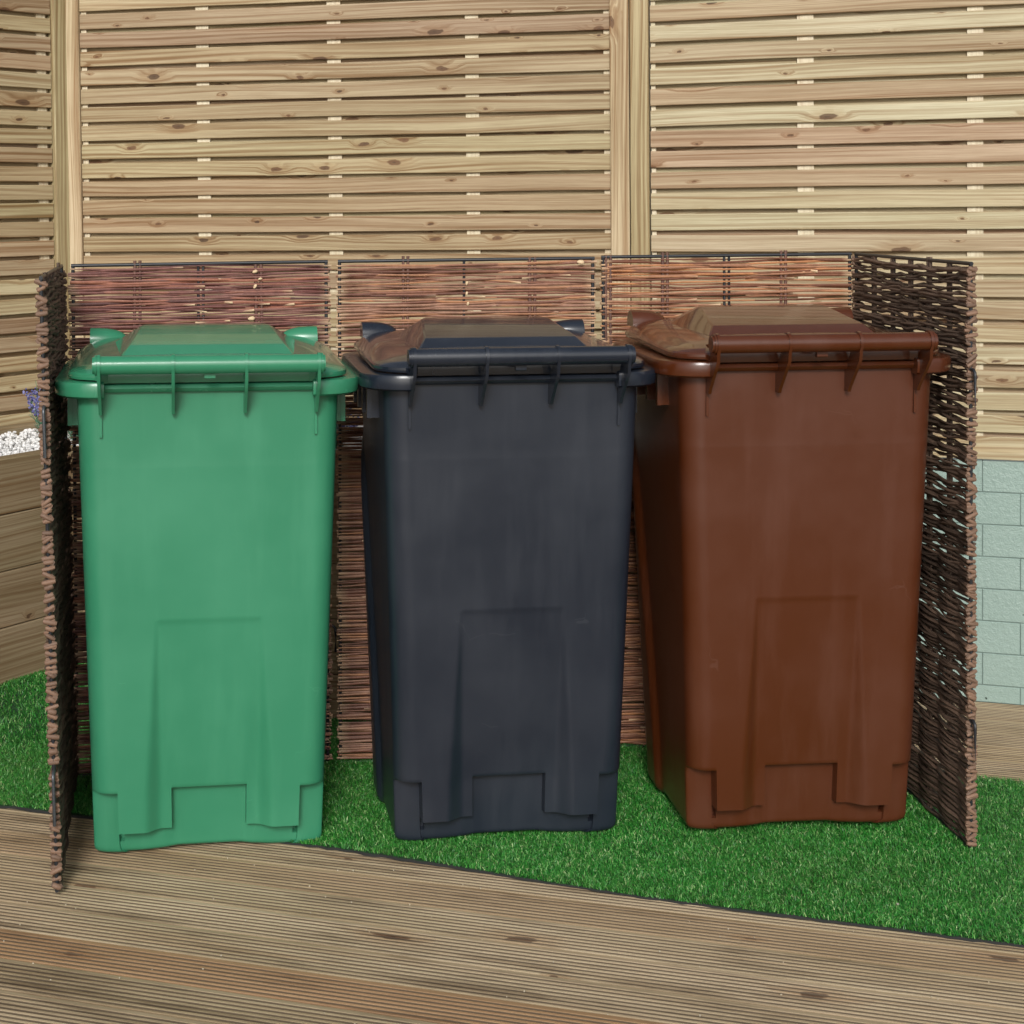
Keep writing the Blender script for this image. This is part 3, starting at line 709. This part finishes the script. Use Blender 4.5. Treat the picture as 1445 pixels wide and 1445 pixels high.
def keep(mb, name, ang):
    o = mb.build(name, [M_cap, M_cap], None, ang); me = o.data; bpy.data.objects.remove(o); return me
ME = dict(body=keep(body_mesh(), 'body', 38), rim=keep(rim_mesh(), 'rim', 35), br=keep(bracket_mesh(False), 'bracket', 35), bro=keep(bracket_mesh(True), 'bracket', 35),
          handle=keep(handle_mesh(), 'handle', 40), lid=keep(lid_mesh(), 'lid', 16), gl=keep(grip_mesh(-1), 'grip', 50), gr=keep(grip_mesh(1), 'grip', 50))
def wheelie(label, key, x, y, z, yaw, lean, sz):
    root = empty('wheelie_bin', (x, y, z), label, 'wheelie bin', 'wheelie bins in front of the willow screen', (0, lean, yaw)); root.scale = (1, 1, sz)
    mb_, ml, mh = M_bin[key]
    def part(name, me, m, par=root, loc=None):
        me2 = me.copy(); me2.materials.clear(); me2.materials.append(m); me2.materials.append(M_cap); o = link(name, me2, par)
        if loc: o.location = loc
        return o
    part('body', ME['body'], mb_); part('rim', ME['rim'], mh); part('handle', ME['handle'], mh)
    for q in (-1, 1):
        part('handle_bracket', ME['bro'], mh, root, (q * .222, 0, 0)); part('handle_bracket', ME['br'], mh, root, (q * .0740, 0, 0))
    lid = part('lid', ME['lid'], ml); part('grip', ME['gl'], mh, lid); part('grip', ME['gr'], mh, lid)
wheelie('glossy green wheelie bin with closed lid, its base on the deck edge', 'green', -.3793, 3.3577, .004, .1277, .0132, 1.003)
wheelie('dark blue grey wheelie bin standing between the green and brown bins', 'grey', .2633, 3.3762, .014, .1168, .0082, 1.0)
wheelie('dark brown wheelie bin with closed lid beside the right end panel', 'brown', .8993, 3.3886, .024, .0687, .0026, 1.009)

gt = MB()
for q in range(150):
    x = random.uniform(-1.2, 1.6); y = random.uniform(2.25, float(front_y(x)) - .02)
    pebble(gt, np.array([x, y, .0012]), random.uniform(.0008, .0021), random.random())
tag(gt.build('grit', simple('grit', (.55, .48, .36), .8)), 'pale grit and chips scattered over the decking', 'grit', kind='stuff')
# pale fragment lying on the turf
pb = MB(); pebble(pb, np.zeros(3), .0035, .5)
pbo = tag(pb.build('pebble', simple('pale_stone', (.42, .38, .32), .7)), 'tiny pale chip lying on the front of the grass', 'pebble'); pbo.location = (1.00, 2.935, .021)

# ------------------------------------------------------------------ light
w = bpy.data.worlds.new('World'); scn.world = w; w.use_nodes = True; nt = w.node_tree; nt.nodes.clear()
SUN_EL, SUN_AZ = 30, -5      # elevation; degrees to the right of straight behind the camera
sky = nt.nodes.new('ShaderNodeTexSky'); sky.sky_type = 'NISHITA'; sky.sun_disc = False; sky.sun_elevation = R(SUN_EL)
sky.sun_rotation = R(180 - SUN_AZ); sky.air_density = 1; sky.dust_density = 3; sky.ozone_density = 1
hs = nt.nodes.new('ShaderNodeHueSaturation'); hs.inputs['Saturation'].default_value = .35
bg = nt.nodes.new('ShaderNodeBackground'); bg.inputs[1].default_value = .10; wo = nt.nodes.new('ShaderNodeOutputWorld')
nt.links.new(sky.outputs[0], hs.inputs['Color']); nt.links.new(hs.outputs[0], bg.inputs[0]); nt.links.new(bg.outputs[0], wo.inputs[0])
sl = bpy.data.lights.new('sun', 'SUN'); sl.energy = 1.95; sl.angle = R(15); sl.color = (1, .985, .96); so = link('sun', sl)
ld = Vector((math.sin(R(SUN_AZ)) * math.cos(R(SUN_EL)), -math.cos(R(SUN_AZ)) * math.cos(R(SUN_EL)), math.sin(R(SUN_EL))))
so.rotation_euler = ld.to_track_quat('Z', 'Y').to_euler(); so.location = ld * 10
scn.view_settings.view_transform = 'Standard'; scn.view_settings.look = 'None'; scn.view_settings.exposure = .14; scn.view_settings.gamma = 1
scn.render.resolution_x = scn.render.resolution_y = 1024
